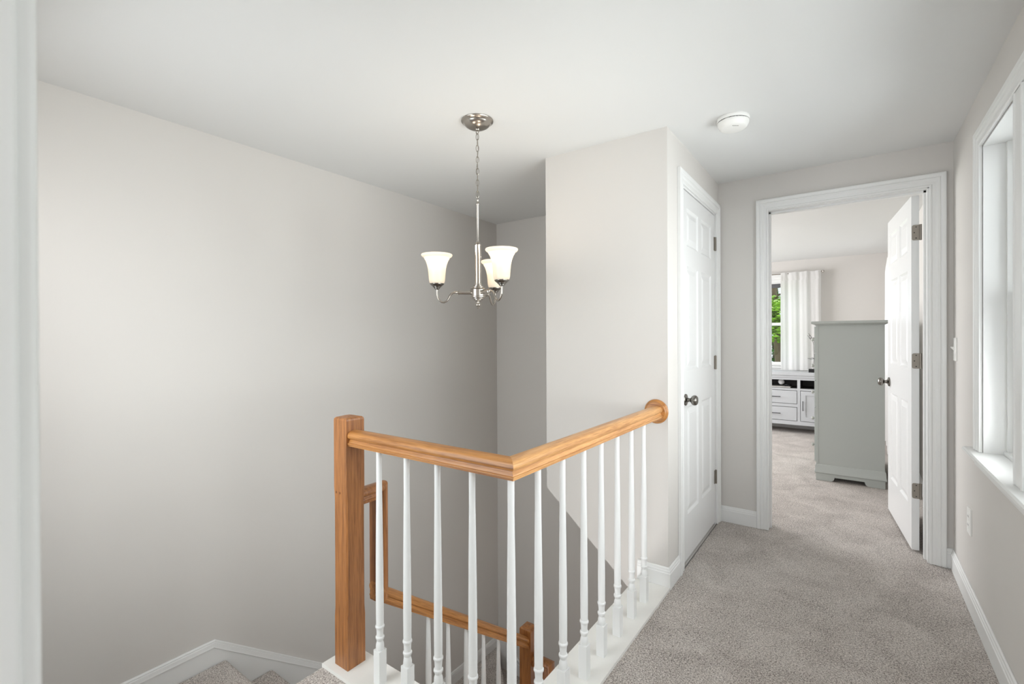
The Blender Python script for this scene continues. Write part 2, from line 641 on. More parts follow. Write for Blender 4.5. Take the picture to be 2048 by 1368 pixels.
# door stop
box(bm, jl + 0.012, jl + 0.023, YE + 0.045, YE + 0.080, 0.001, jt - 0.012)
box(bm, jr - 0.023, jr - 0.012, YE + 0.045, YE + 0.080, 0.001, jt - 0.012)
box(bm, jl + 0.012, jr - 0.012, YE + 0.045, YE + 0.080, jt - 0.023, jt - 0.012)
O('jamb', bm, TRIM, door2)
bm = bmesh.new()
casing(bm, [(-0.4405, YE - 0.001, 0.002), (-0.4405, YE - 0.001, 2.062), (0.339, YE - 0.001, 2.062), (0.339, YE - 0.001, 0.002)],
       (0, -1, 0), 1)
O('casing', bm, TRIM, door2)
bm = bmesh.new()
casing(bm, [(jl - 0.005, YE2 + 0.001, 0.002), (jl - 0.005, YE2 + 0.001, jt - 0.002), (jr + 0.003, YE2 + 0.001, jt - 0.002), (jr + 0.003, YE2 + 0.001, 0.002)],
       (0, 1, 0), -1)
O('casing', bm, TRIM, door2)


def door_leaf(w_, h_, t_, stile=0.10, mull=0.075, rows=((0.245, 0.845), (1.045, 1.625), (1.735, 1.945))):
    """six raised panels, both faces; local x along the width, y thickness, z up"""
    pw = (w_ - 2 * stile - mull) / 2
    xs = [0, stile, stile + pw, stile + pw + mull, w_ - stile, w_]
    zs = [0] + [z for r_ in rows for z in r_] + [h_]
    bm = bmesh.new()
    for y, sgn in ((0, 1), (t_, -1)):
        for i in range(5):
            for j in range(len(zs) - 1):
                a0, a1, b0, b1 = xs[i], xs[i + 1], zs[j], zs[j + 1]
                if i in (1, 3) and j % 2 == 1:
                    loops = []
                    for ins, dep in ((0, 0), (0.004, 0.003), (0.012, 0.0085), (0.018, 0.0085), (0.046, 0.0015), (0.048, 0.0015)):
                        loops.append([bm.verts.new((x, y + sgn * dep, z)) for x, z in
                                      ((a0 + ins, b0 + ins), (a1 - ins, b0 + ins), (a1 - ins, b1 - ins), (a0 + ins, b1 - ins))])
                    for L1, L2 in zip(loops, loops[1:]):
                        for k in range(4):
                            bm.faces.new([L1[k], L1[(k + 1) % 4], L2[(k + 1) % 4], L2[k]])
                    bm.faces.new(loops[-1])
                else:
                    bm.faces.new([bm.verts.new(p) for p in ((a0, y, b0), (a1, y, b0), (a1, y, b1), (a0, y, b1))])
    for (p, q) in (((0, 0), (w_, 0)), ((w_, 0), (w_, h_)), ((w_, h_), (0, h_)), ((0, h_), (0, 0))):
        bm.faces.new([bm.verts.new((p[0], 0, p[1])), bm.verts.new((q[0], 0, q[1])), bm.verts.new((q[0], t_, q[1])), bm.verts.new((p[0], t_, p[1]))])
    bmesh.ops.remove_doubles(bm, verts=bm.verts, dist=1e-5)
    return bm


def place(bm, mtx):
    bmesh.ops.transform(bm, matrix=mtx, verts=bm.verts)
    return bm


KNOB = [(0, 0.0), (0.031, 0.0), (0.0325, 0.003), (0.030, 0.007), (0.020, 0.010), (0.0125, 0.014), (0.0105, 0.020), (0.0105, 0.028), (0.0135, 0.031),
        (0.021, 0.035), (0.0265, 0.042), (0.028, 0.050), (0.026, 0.058), (0.020, 0.064), (0.010, 0.0665), (0, 0.067)]


def knob(parent, pos, direction, m):
    q = Vector(direction).to_track_quat('Z', 'Y').to_matrix()
    bm = bmesh.new()
    lathe(bm, KNOB, (0, 0, 0), 28, q)
    place(bm, Matrix.Translation(pos))
    return O('knob', bm, m, parent, smooth=True)


# bedroom leaf: hinge corner at (0.274..0.309, 3.577), swung 95 degrees
ang = math.atan2(0.9956, -0.094)
leafM = Matrix.Translation((0.3095, 3.5785, 0.012)) @ Matrix.Rotation(ang, 4, 'Z')
leaf = O('door_leaf', place(door_leaf(0.757, 2.045, 0.035), leafM), DOORP, door2)
kd = leafM.to_3x3() @ Vector((0, 1, 0))
kp = leafM @ Vector((0.757 - 0.060, 0.035, 0.915))
knob(leaf, kp, kd, PEWTER)
knob(leaf, leafM @ Vector((0.757 - 0.060, 0.0, 0.915)), -kd, PEWTER)
for zc in (1.845, 1.105, 0.354):
    bm = bmesh.new()
    # leaf plate on the hinge edge of the door, rounded on its inner side, with screws and barrel
    pl = []
    for k in range(5):
        a = PI / 2 + k * PI / 8
        pl.append((0.012 + 0.010 * math.cos(a), 0.034 + 0.010 * math.sin(a)))
    for k in range(5):
        a = PI + k * PI / 8
        pl.append((0.012 + 0.010 * math.cos(a), -0.034 + 0.010 * math.sin(a)))
    pl += [(0.040, -0.044), (0.040, 0.044)]
    hm = Matrix.Translation((0, 0, 0))
    verts_before = len(bm.verts)
    prism(bm, [(0.035 - p[0], p[1]) for p in pl], 'x', -0.0025, 0.0005)
    place(bm, leafM @ Matrix.Translation((0, 0, zc - 0.012)))
    cen = leafM @ Vector((-0.004, -0.006, 0))
    lathe(bm, [(0, -0.045), (0.0055, -0.045), (0.0055, 0.045), (0, 0.045)], (cen.x, cen.y, zc), 12)
    h = O('hinge', bm, HINGE, leaf)
    bm = bmesh.new()
    for (u, z) in ((0.018, 0.032), (0.026, 0.0), (0.018, -0.032)):
        q = (leafM.to_3x3() @ Vector((-1, 0, 0))).to_track_quat('Z', 'Y').to_matrix()
        p = leafM @ Vector((-0.0024, u - 0.004, zc - 0.012 + z))
        lathe(bm, [(0, 0), (0.0035, 0), (0.003, 0.0006), (0, 0.0007)], p, 10, q)
    O('screw', bm, SLOT, h)

# closet door
door1 = struct(root('door_1', (XC, 2.97, 0)))
tag(door1, 'closed white six-panel closet door beside the railing end, with its casing', None)
c0, c1, ct = 2.585, 3.352, 2.067
bm = bmesh.new()
box(bm, XC - 0.09, XC + 0.001, c0, c0 + 0.010, 0.001, ct)
box(bm, XC - 0.09, XC + 0.001, c1 - 0.010, c1, 0.001, ct)
box(bm, XC - 0.09, XC + 0.001, c0, c1, ct - 0.010, ct + 0.002)
box(bm, XC - 0.060, XC - 0.045, c0 + 0.010, c0 + 0.020, 0.001, ct)
box(bm, XC - 0.060, XC - 0.045, c1 - 0.020, c1 - 0.010, 0.001, ct)
O('jamb', bm, TRIM, door1)
bm = bmesh.new()
casing(bm, [(XC + 0.001, c0 + 0.000, 0.002), (XC + 0.001, c0 + 0.000, ct), (XC + 0.001, c1 + 0.002, ct), (XC + 0.001, c1 + 0.002, 0.002)], (1, 0, 0), 1)
O('casing', bm, TRIM, door1)
lm = Matrix.Translation((XC - 0.002, c1 - 0.013, 0.018)) @ Matrix.Rotation(-PI / 2, 4, 'Z')
# local x -> -Y (hinge side far), local y -> +X ; leaf thickness goes inwards
lm = lm @ Matrix.Translation((0, -0.035, 0))
leaf1 = O('door_leaf', place(door_leaf(0.741, 2.034, 0.035, 0.097, 0.072), lm), DOORP, door1)
knob(leaf1, (XC - 0.002, c0 + 0.072, 0.905), (1, 0, 0), PEWTER)
for zc in (1.865, 1.080, 0.320):
    bm = bmesh.new()
    lathe(bm, [(0, -0.046), (0.004, -0.046), (0.0058, -0.043), (0.0058, -0.016), (0.0052, -0.015), (0.0052, -0.0145), (0.0058, -0.014), (0.0058, 0.014),
               (0.0052, 0.0145), (0.0052, 0.015), (0.0058, 0.016), (0.0058, 0.043), (0.004, 0.046), (0, 0.046)], (XC + 0.0045, c1 - 0.0115, zc), 14)
    box(bm, XC - 0.001, XC + 0.0015, c1 - 0.034, c1 - 0.012, zc - 0.044, zc + 0.044)
    O('hinge', bm, HINGE, leaf1)

# doorway the camera looks through
door3 = struct(root('door_3', (-0.4, 0, 0)))
tag(door3, 'white door jamb and casing at the left edge, close to the viewer', None)
rnd4 = [(0.004 * (1 - math.sin(k * PI / 8)), 0.004 * (1 - math.cos(k * PI / 8))) for k in range(5)]
bm = bmesh.new()
prism(bm, [(-0.406, -0.066), (-0.396, -0.066)] + [(-0.396 - b_, 0.0565 - a_) for a_, b_ in rnd4] + [(-0.406, 0.0565)], 'z', 0.001, 2.067)
box(bm, 0.396, 0.406, -0.066, 0.0565, 0.001, 2.067)
box(bm, -0.396, 0.396, -0.066, 0.0565, 2.057, 2.067)
O('jamb', bm, TRIM, door3, smooth=True)
bm = bmesh.new()
CN = [(0, 0.0), (0, 0.0080), (0.0003, 0.0097), (0.0012, 0.0110), (0.0025, 0.0120), (0.004, 0.0123), (0.009, 0.0125)] + CAS[4:]
sweep(bm, [(-0.402, 0.0537, 0.002), (-0.402, 0.0537, 2.062), (0.402, 0.0537, 2.062)], CN, (0, 1, 0), -1)
O('casing', bm, TRIM, door3, smooth=True)


# hall window: narrow far opening, near one widened for broader light, mullion casing between
def sash_window(parent, plane, axis, a0, a1, z0, z1, out, frame=0.035, shade=False):
    """fills an opening with jamb liner, two sashes and panes. axis 'y': opening runs along y in a wall normal to x."""
    def bb(bm, a, b, t0, t1, c, d):
        t0, t1 = sorted((t0, t1))
        if axis == 'y': box(bm, t0, t1, a, b, c, d)
        else: box(bm, a, b, t0, t1, c, d)
    th = 0.16 * out
    bm = bmesh.new()
    p0 = plane
    bb(bm, a0, a0 + 0.012, p0, p0 + th, z0, z1)
    bb(bm, a1 - 0.012, a1, p0, p0 + th, z0, z1)
    bb(bm, a0 + 0.012, a1 - 0.012, p0, p0 + th, z1 - 0.012, z1)
    bb(bm, a0 + 0.012, a1 - 0.012, p0 + 0.06 * out, p0 + th, z0, z0 + 0.02)
    bb(bm, a0 + 0.012, a0 + 0.030, p0 + 0.068 * out, p0 + th, z0 + 0.02, z1 - 0.012)
    bb(bm, a1 - 0.030, a1 - 0.012, p0 + 0.068 * out, p0 + th, z0 + 0.02, z1 - 0.012)
    O('window_frame', bm, TRIM, parent)
    zm = (z0 + z1) / 2 + 0.005
    for (s0, s1, off) in ((z0 + 0.02, zm + 0.022, 0.085), (zm - 0.022, z1 - 0.012, 0.120)):
        bm = bmesh.new()
        t0, t1 = p0 + off * out, p0 + (off + 0.03) * out
        A0, A1 = a0 + 0.030, a1 - 0.030
        bb(bm, A0, A0 + frame, t0, t1, s0, s1)
        bb(bm, A1 - frame, A1, t0, t1, s0, s1)
        bb(bm, A0 + frame, A1 - frame, t0, t1, s0, s0 + frame)
        bb(bm, A0 + frame, A1 - frame, t0, t1, s1 - frame, s1)
        s = O('sash', bm, TRIM, parent)
        bm = bmesh.new()
        tm = p0 + (off + 0.015) * out
        bb(bm, A0 + frame, A1 - frame, tm - 0.001, tm + 0.001, s0 + frame, s1 - frame)
        O('pane', bm, GLASS, s)


for wn, (a, b) in (('window_1', (2.215, 2.75)), ('window_2', (0.57, 2.125))):
    wr = struct(root(wn, (XR, (a + b) / 2, 0.74)))
    tag(wr, 'far opening of the white double window in the right wall' if wn == 'window_1' else 'near opening of the white double window in the right wall, widened out of view', None)
    sash_window(wr, XR + 0.001, 'y', a, b, 0.755, 2.045, 1)
    if wn == 'window_1':
        bm = bmesh.new()
        sweep(bm, [(XR - 0.001, 0.578, 0.762), (XR - 0.001, 0.578, 2.039), (XR - 0.001, 2.744, 2.039), (XR - 0.001, 2.744, 0.762)], CAS, (-1, 0, 0), -1)
        O('casing', bm, TRIM, wr)
        bm = bmesh.new()
        MC = [(-0.048, 0.0), (-0.048, 0.010), (-0.044, 0.0125), (-0.039, 0.0125), (-0.036, 0.009), (0.036, 0.009), (0.039, 0.0125), (0.044, 0.0125),
              (0.048, 0.010), (0.048, 0.0)]
        sweep(bm, [(XR - 0.001, 2.170, 0.762), (XR - 0.001, 2.170, 2.036)], MC, (-1, 0, 0), -1)
        O('mullion_casing', bm, TRIM, wr)
        bm = bmesh.new()
        prism(bm, [(XR + 0.06, 0.742), (XR - 0.040, 0.742), (XR - 0.046, 0.746), (XR - 0.046, 0.756), (XR - 0.040, 0.761), (XR + 0.06, 0.761)], 'y', 0.47, 2.865)
        O('stool', bm, TRIM, wr, bevel=0.001)
        bm = bmesh.new()
        prism(bm, [(XR, 0.741), (XR - 0.028, 0.741), (XR - 0.026, 0.732), (XR - 0.016, 0.722), (XR - 0.012, 0.706), (XR - 0.010, 0.692), (XR, 0.690)], 'y', 0.50, 2.835)
        O('apron', bm, TRIM, wr)

# bedroom window
w3 = struct(root('window_3', (-1.27, YF, 0.84)))
tag(w3, 'white bedroom window with trees outside, seen left of its curtain', None)
sash_window(w3, YF + 0.001, 'x', -1.60, -0.53, 0.84, 2.0, 1)
bm = bmesh.new()
casing(bm, [(-1.595, YF - 0.001, 0.842), (-1.595, YF - 0.001, 1.998), (-0.535, YF - 0.001, 1.998), (-0.535, YF - 0.001, 0.842)], (0, -1, 0), 1)
box(bm, -1.68, -0.45, YF - 0.030, YF, 2.066, 2.125)
box(bm, -1.69, -0.44, YF - 0.036, YF, 2.112, 2.127)
O('casing', bm, TRIM, w3)
bm = bmesh.new()
box(bm, -1.71, -0.42, YF - 0.05, YF + 0.06, 0.822, 0.84)
box(bm, -1.68, -0.45, YF - 0.018, YF, 0.76, 0.822)
O('stool', bm, TRIM, w3)
O('roller_shade', B(-1.57, -0.56, YF + 0.050, YF + 0.075, 1.935, 1.987), SHADEF, w3)

w5 = struct(root('added_window_5', (-1.75, 0.055, 0.70)))  # window added out of view to bring fill light onto the stairs
tag(w5, 'added unseen stair landing window in the near wall, admitting fill light', None)
sash_window(w5, 0.054, 'x', -2.35, -1.25, 0.20, 2.0, -0.7)
w4 = struct(root('window_4', (0.45, 6.55, 0.85)))
tag(w4, 'bedroom side window behind the right-hand curtain', None)
sash_window(w4, 0.451, 'y', 6.1, 7.0, 0.85, 2.0, 1)

# ------------------------------------------------------------------ stairs
stairs = root('carpeted_staircase', (-2.1, 1.1, -1.57), 'grey-brown carpeted staircase turning down along the left wall below the railing', 'stairs')


def nosed(y0, y1, z, zb, r=0.022, over=0.024):
    """side profile of a carpeted step running from y0 (back) to nose y1, top at z, down to zb"""
    pts = [(y0, z)]
    for k in range(7):
        a = PI / 2 - k * PI / 6
        pts.append((y1 - r + r * math.cos(a), z - r + r * math.sin(a)))
    pts += [(y1 - over, z - 2 * r), (y1 - over, zb), (y0, zb)]
    return pts


NZ = [(1.12, -0.41), (1.36, -0.598), (1.61, -0.785), (1.86, -0.981), (2.11, -1.176), (2.36, -1.372)]
XS0, XS1 = -2.634, -1.53
bm = bmesh.new()
prism(bm, nosed(0.056, NZ[0][0], NZ[0][1], -0.66), 'x', XS0, XS1)
O('landing', bm, CARPET, stairs, smooth=True)
bm = bmesh.new()
pr_ = nosed(0, 0.25, -0.205, -0.409)
prism(bm, [(-1.655 - p[0], p[1]) for p in pr_], 'y', 0.057, 1.03)
O('step', bm, CARPET, stairs, smooth=True)
for k in range(1, 6):
    bm = bmesh.new()
    prism(bm, nosed(NZ[k - 1][0] - 0.0235, NZ[k][0], NZ[k][1], NZ[k][1] - 0.27), 'x', XS0, XS1)
    O('step', bm, CARPET, stairs, smooth=True)
# lower corner with a diagonal winder
ZL = -1.568
bm = bmesh.new()
prism(bm, [(XL + 0.001, NZ[5][0] - 0.024), (XL + 0.001, YE - 0.016), (-1.60, NZ[5][0] - 0.024)], 'z', ZL - 0.30, ZL)
O('winder', bm, CARPET, stairs)
bm = bmesh.new()
prism(bm, [(XL + 0.016, YE - 0.001), (-1.60, NZ[5][0] - 0.02), (-1.50, NZ[5][0] - 0.02), (-1.50, YE - 0.001)], 'z', ZL - 0.48, ZL - 0.193)
O('winder', bm, CARPET, stairs)
zz = ZL - 0.193
for k in range(4):
    zz -= 0.193
    x0 = -1.50 + 0.25 * k
    bm = bmesh.new()
    pr_ = nosed(0, 0.27, zz, max(zz - 0.28, LOW + 0.002))
    prism(bm, [(x0 - 0.002 + p[0], p[1]) for p in pr_], 'y', 2.30, YE - 0.002)
    O('step', bm, CARPET, stairs, smooth=True)
# open-side stringer under the lower railing
bm = bmesh.new()
pts = [(1.16, -0.45), (2.28, -1.30), (2.28, -1.75), (1.16, -0.90)]
prism(bm, pts, 'x', -1.528, -1.508)
O('stringer', bm, TRIM, stairs)

# skirt boards on the left wall (one painted trim board, bent where the flight starts and ends)
bm = bmesh.new()
xs = XL + 0.0005
top = [(0.056, -0.285), (1.065, -0.285), (2.610, -1.462), (YE - 0.001, -1.475)]
bot = [(YE - 0.001, -1.62), (2.30, -1.62), (1.0, -0.75), (0.056, -0.48)]
tl = [(y, z - 0.004) for y, z in top]
prism(bm, tl + bot, 'x', xs, XL + 0.012)
SK = [(0, 0), (0, 0.006), (0.004, 0.009), (0.010, 0.010), (0.012, 0.014), (0.026, 0.016), (0.032, 0.0175), (0.034, 0.012), (0.034, 0.0)]
sweep(bm, [(xs, y, z) for y, z in top], SK, (1, 0, 0), -1)
struct(O('trim_2', bm, TRIM))
bm = bmesh.new()
topb = [(XL + 0.018, -1.475), (-2.555, -1.475), (-2.50, -1.615), (-2.33, -1.70), (-0.9, -2.75 + 0.02)]
prism(bm, [(x, z - 0.004) for x, z in topb] + [(-1.30, LOW + 0.02), (-2.62, -1.95)], 'y', YE - 0.012, YE - 0.0005)
sweep(bm, [(x, YE - 0.0005, z) for x, z in topb], SK, (0, -1, 0), 1)
struct(O('trim_3', bm, TRIM))
struct(O('baseboard_left', B(XL + 0.001, -1.5, 0.0555, 0.068, -0.41, -0.30), TRIM))

# floor edge framing under the railing caps
bm = bmesh.new()
box(bm, -0.895, -0.738, 1.165, YC - 0.002, -0.26, -0.001)
box(bm, -1.61, -0.738, 1.037, 1.165, -0.26, -0.001)
struct(O('trim_4', bm, TRIM))

# ------------------------------------------------------------------ railings
RAIL = [(-0.027, 0.0), (-0.0275, 0.006), (-0.0300, 0.0072), (-0.0302, 0.0115), (-0.0268, 0.0123), (-0.0262, 0.0150), (-0.0238, 0.0195), (-0.0212, 0.0225),
        (-0.0208, 0.0248), (-0.0252, 0.0264), (-0.0292, 0.0305), (-0.0312, 0.0365), (-0.0300, 0.0430), (-0.0265, 0.0490), (-0.0205, 0.0535), (-0.0120, 0.0565), (0.0, 0.0575)]
RAIL = RAIL + [(-u, h) for u, h in RAIL[-2::-1]]
CX, CY = -0.795, 1.095
ZB, ZT = 0.848, 0.905
CAPZ = 0.013

rail = root('stair_railing', (CX, CY, 0), 'L-shaped oak and white railing around the stairwell at corridor level', 'railing')
# white cap board (mitred L)
bm = bmesh.new()
prism(bm, [(-1.640, 1.030), (-0.733, 1.030), (-0.733, YC - 0.0145), (-0.905, YC - 0.0145), (-0.905, 1.172), (-1.640, 1.172)], 'z', -0.008, CAPZ)
O('base_board', bm, CAPP, rail, bevel=0.003)

bm = bmesh.new()
# leg along x (post to corner) with a mitre at the corner
sweep(bm, [(-1.524, CY, ZB), (CX, CY, ZB)], RAIL, (0, 0, 1), 1)
for v in bm.verts:
    if v.co.x > CX - 0.01:
        v.co.x = CX + (CY - v.co.y)
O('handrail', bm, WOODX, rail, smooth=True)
bm = bmesh.new()
sweep(bm, [(CX, CY, ZB), (CX, YC - 0.020, ZB)], RAIL, (0, 0, 1), 1)
for v in bm.verts:
    if v.co.y < CY + 0.01:
        v.co.y = CY + (CX - v.co.x)
O('handrail', bm, WOODY_LIT, rail, smooth=True)
bm = bmesh.new()
q = Vector((0, -1, 0)).to_track_quat('Z', 'Y').to_matrix()
ROS = [(0, 0), (0.0600, 0.0), (0.0610, 0.003), (0.0595, 0.007), (0.0560, 0.010), (0.0520, 0.012), (0.0505, 0.016), (0.0480, 0.0185), (0, 0.0195)]
lathe(bm, ROS, (CX - 0.006, YC - 0.0005, 0.876), 48, q)
O('rosette', bm, WOODX, rail, smooth=True)


def newel(cx, cy, z0, z1, s=0.0395, cham=None, parent=None):
    """square post, pyramid-chamfered top, stopped chamfers on its corners between the two heights in cham"""
    bm = bmesh.new()
    def ring(z, r, c):
        r_ = r
        pts = [(-r_ + c, -r_), (r_ - c, -r_), (r_, -r_ + c), (r_, r_ - c), (r_ - c, r_), (-r_ + c, r_), (-r_, r_ - c), (-r_, -r_ + c)]
        return [bm.verts.new((cx + x, cy + y, z)) for x, y in pts]
    e = 0.0008
    lv = [(z0, s, e)]
    if cham:
        a, b = cham
        lv += [(a - 0.03, s, e), (a, s, 0.004), (a + 0.012, s, 0.0048), (b - 0.012, s, 0.0048), (b, s, 0.004), (b + 0.03, s, e)]
    lv += [(z1 - 0.016, s, e), (z1 - 0.010, s - 0.0015, 0.001), (z1 - 0.006, s - 0.006, 0.001), (z1, s - 0.030, 0.001)]
    rings = [ring(*l) for l in lv]
    for A, Bq in zip(rings, rings[1:]):
        for k in range(8):
            bm.faces.new([A[k], A[(k + 1) % 8], Bq[(k + 1) % 8], Bq[k]])
    bm.faces.new(rings[0][::-1])
    bm.faces.new(rings[-1])
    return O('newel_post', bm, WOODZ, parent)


NX, NY = -1.560, 1.099
nw = newel(NX, NY, CAPZ, 0.957, cham=(0.225, 0.655), parent=rail)
PLUG = mat('dark_wood_plug', srgb(120, 72, 34), 0.5)
for px, pz in ((-1.585, 0.668), (-1.563, 0.668)):
    bm = bmesh.new()
    q2 = Vector((0, -1, 0)).to_track_quat('Z', 'Y').to_matrix()
    lathe(bm, [(0, 0), (0.0045, 0), (0.0045, 0.0008), (0, 0.001)], (px, NY - 0.0396, pz), 14, q2)
    O('wood_plug', bm, PLUG, nw)


def baluster_bm(cx, cy, z0, z1, sq=0.016, hb=0.120):
    bm = bmesh.new()
    box(bm, cx - sq, cx + sq, cy - sq, cy + sq, z0, z0 + hb)
    h = z0 + hb
    P = [(0.0, -0.002), (0.0130, -0.002), (0.0140, 0.002), (0.0148, 0.010), (0.0140, 0.020), (0.0118, 0.027), (0.0105, 0.031), (0.0125, 0.034), (0.0128, 0.038), (0.0152, 0.041),
         (0.0156, 0.044), (0.0152, 0.047), (0.0122, 0.050), (0.0118, 0.056), (0.0125, 0.070), (0.0135, 0.077), (0.0158, 0.080), (0.0162, 0.083), (0.0158, 0.086),
         (0.0135, 0.089), (0.0138, 0.12), (0.0139, 0.18), (0.0132, 0.30), (0.0118, 0.45), (0.0100, 0.60), (0.0090, 0.71)]
    L = z1 - h
    P = [(r, hh) for r, hh in P if hh < L - 0.01]
    P += [(P[-1][0], L), (0, L)]
    lathe(bm, P, (cx, cy, h), 20)
    return bm


def add_baluster(cx, cy, z0, z1, parent, **k):
    return O('baluster', baluster_bm(cx, cy, z0, z1, **k), TRIM, parent, smooth=True)


for y in (CY, 1.238, 1.391, 1.545, 1.692, 1.846, 2.000, 2.152):
    add_baluster(CX, y, CAPZ, ZB + 0.003, rail)
for x in (-0.941, -1.088, -1.234, -1.379):
    add_baluster(x, CY, CAPZ, ZB + 0.003, rail)

# lower railing along the first flight
low = root('stair_railing', (-1.56, 2.32, -1.57), 'lower oak and white railing descending beside the stairs, seen between the upper balusters', 'railing')
LX = -1.560
bm = bmesh.new()
# gooseneck: level piece leaving the upper post, then straight down
N = Vector((1, 0, 0))


def rail_path(bm, pts, x=None, flip=1):
    """rail profile swept along points in a y-z plane at x; h axis points up/outward from the underside path"""
    pts = [Vector(p) for p in pts]
    rings = []
    for i, p in enumerate(pts):
        d1 = (p - pts[i - 1]).normalized() if i > 0 else None
        d2 = (pts[i + 1] - p).normalized() if i < len(pts) - 1 else None
        d1 = d1 or d2
        d2 = d2 or d1
        s1, s2 = N.cross(d1) * flip, N.cross(d2) * flip
        m = (s1 + s2) / (1 + s1.dot(s2))
        rings.append([bm.verts.new(p + N * u + m * h_) for u, h_ in RAIL])
    k = len(RAIL)
    for A, Bq in zip(rings, rings[1:]):
        for j in range(k):
            bm.faces.new([A[j], A[(j + 1) % k], Bq[(j + 1) % k], Bq[j]])
    bm.faces.new(rings[0])
    bm.faces.new(rings[-1][::-1])


rail_path(bm, [(LX, NY + 0.038, 0.608), (LX, 1.2115, 0.608), (LX, 1.2115, 0.195)])
O('gooseneck', bm, WOODZ, low, smooth=True)
SL = 0.7165
bm = bmesh.new()
ya, yb = 1.2114, 2.283
za = 0.187 + SL * (1.231 - ya)
rail_path(bm, [(LX, ya, za), (LX, yb, za - SL * (yb - ya))])
for v in bm.verts:      # plumb cuts at both ends
    for ye in (ya, yb):
        if abs(v.co.y - ye) < 0.04:
            v.co.z -= SL * (ye - v.co.y)
            v.co.y = ye
            break
# start is cut away where the upright ends
O('handrail', bm, WOODS, low, smooth=True)
newel(LX, 2.321, ZL + 0.001, -0.452, parent=low)
bm = bmesh.new()
N_keep = N
pr3 = [(LX + 0.038, 2.321, -0.668), (-1.449, 2.321, -0.668), (-1.449, 2.321, -1.08)]
N = Vector((0, -1, 0))
rail_path(bm, pr3, flip=1)
N = N_keep
O('gooseneck', bm, WOODZ, low, smooth=True)
tz = lambda y: NZ[[i for i in range(6) if y < NZ[i][0] or i == 5][0]][1]
for y in (1.378, 1.508, 1.636, 1.764, 1.900, 2.027, 2.155):
    zt = za - SL * (y - ya) + 0.004
    zb_ = tz(y) - 0.001
    bm = baluster_bm(LX, y, zb_, zt - 0.06 - 0.02, hb=0.17)
    bm.free()
    bm = bmesh.new()
    # square foot, turned part and a long taper to a slim top
    hb = 0.15
    box(bm, LX - 0.016, LX + 0.016, y - 0.016, y + 0.016, zb_ + 0.002, zb_ + hb)
    L = zt - (zb_ + hb)
    lathe(bm, [(0, -0.002), (0.013, -0.002), (0.0148, 0.010), (0.0118, 0.027), (0.0125, 0.034), (0.0156, 0.044), (0.0122, 0.050), (0.0125, 0.070),
               (0.0162, 0.083), (0.0135, 0.089), (0.0139, 0.18), (0.0135, 0.6 * L), (0.0112, 0.78 * L), (0.0085, L), (0, L)], (LX, y, zb_ + hb), 18)
    O('baluster', bm, TRIM, low, smooth=True)

# ------------------------------------------------------------------ chandelier
CHX, CHY = -1.460, 1.749
ch = root('chandelier', (CHX, CHY, 1.40), 'lit brushed nickel chandelier with three ribbed glass bell shades on a chain', 'light')
bm = bmesh.new()
lathe(bm, [(0, 0), (0.0765, 0), (0.0775, -0.003), (0.0760, -0.007), (0.0715, -0.010), (0.0660, -0.013), (0.0640, -0.017), (0.0560, -0.026), (0.0430, -0.034),
           (0.0260, -0.040), (0.0110, -0.043), (0.0085, -0.047), (0, -0.047)], (CHX, CHY, H), 40)
cp = O('canopy', bm, NICKEL, ch, smooth=True)
bm = bmesh.new()
tube(bm, [(CHX + 0.007 * math.cos(a), CHY, 2.236 + 0.010 * math.sin(a)) for a in [2 * PI * k / 14 for k in range(14)]], 0.0022, 8, closed=True)
O('loop', bm, NICKEL, cp, smooth=True)


def link_bm(zc, turn, hl=0.0165, hw=0.0065, r=0.0016):
    bm = bmesh.new()
    pts = []
    for k in range(20):
        a = 2 * PI * k / 20
        x = hw * math.cos(a)
        z = hl * math.sin(a)
        pts.append((CHX + x * math.cos(turn), CHY + x * math.sin(turn), zc + z))
    tube(bm, pts, r, 6, closed=True)
    return bm


z_ = 2.212
k = 0
while z_ > 1.925:
    O('chain_link', link_bm(z_, 0.7 + (PI / 2 if k % 2 else 0) + 0.15 * math.sin(k)), NICKEL, ch, smooth=True)
    z_ -= 0.0275
    k += 1
bm = bmesh.new()
tube(bm, [(CHX, CHY, 2.23), (CHX + 0.004, CHY + 0.002, 2.15), (CHX - 0.004, CHY, 2.07), (CHX + 0.003, CHY - 0.002, 1.99), (CHX, CHY, 1.90)], 0.0014, 6)
O('cord', bm, NICKEL, ch, smooth=True)
bm = bmesh.new()
lathe(bm, [(0, 1.918), (0.003, 1.917), (0.006, 1.910), (0.0035, 1.903), (0.0055, 1.899), (0.0085, 1.894), (0.0085, 1.889), (0.0060, 1.884), (0.0060, 1.712),
           (0.0085, 1.709), (0.0105, 1.704), (0.0075, 1.699), (0.0120, 1.695), (0, 1.694)], (CHX, CHY, 0), 20)
O('stem', bm, NICKEL, ch, smooth=True)
bm = bmesh.new()
lathe(bm, [(0, 1.696), (0.0165, 1.696), (0.0165, 1.690), (0.0148, 1.687), (0.0148, 1.510), (0.0170, 1.507), (0.0170, 1.503), (0.0225, 1.500), (0.0225, 1.496),
           (0.0300, 1.492), (0.0300, 1.488), (0.0390, 1.483), (0.0350, 1.4805), (0.0350, 1.449), (0.0375, 1.447), (0.0375, 1.443), (0.0300, 1.440), (0.0290, 1.436),
           (0.0220, 1.433), (0.0210, 1.429), (0.0120, 1.425), (0.0075, 1.421), (0.0075, 1.417), (0.0115, 1.412), (0.0125, 1.407), (0.0110, 1.402), (0.0060, 1.398),
           (0.0075, 1.395), (0.0055, 1.390), (0, 1.388)], (CHX, CHY, 0), 32)
O('body', bm, NICKEL, ch, smooth=True)
base_ang = []
R0, F0 = Vector((math.cos(yaw), math.sin(yaw), 0)), Vector((-math.sin(yaw), math.cos(yaw), 0))
arm0 = R0 * -0.193 + F0 * -0.024
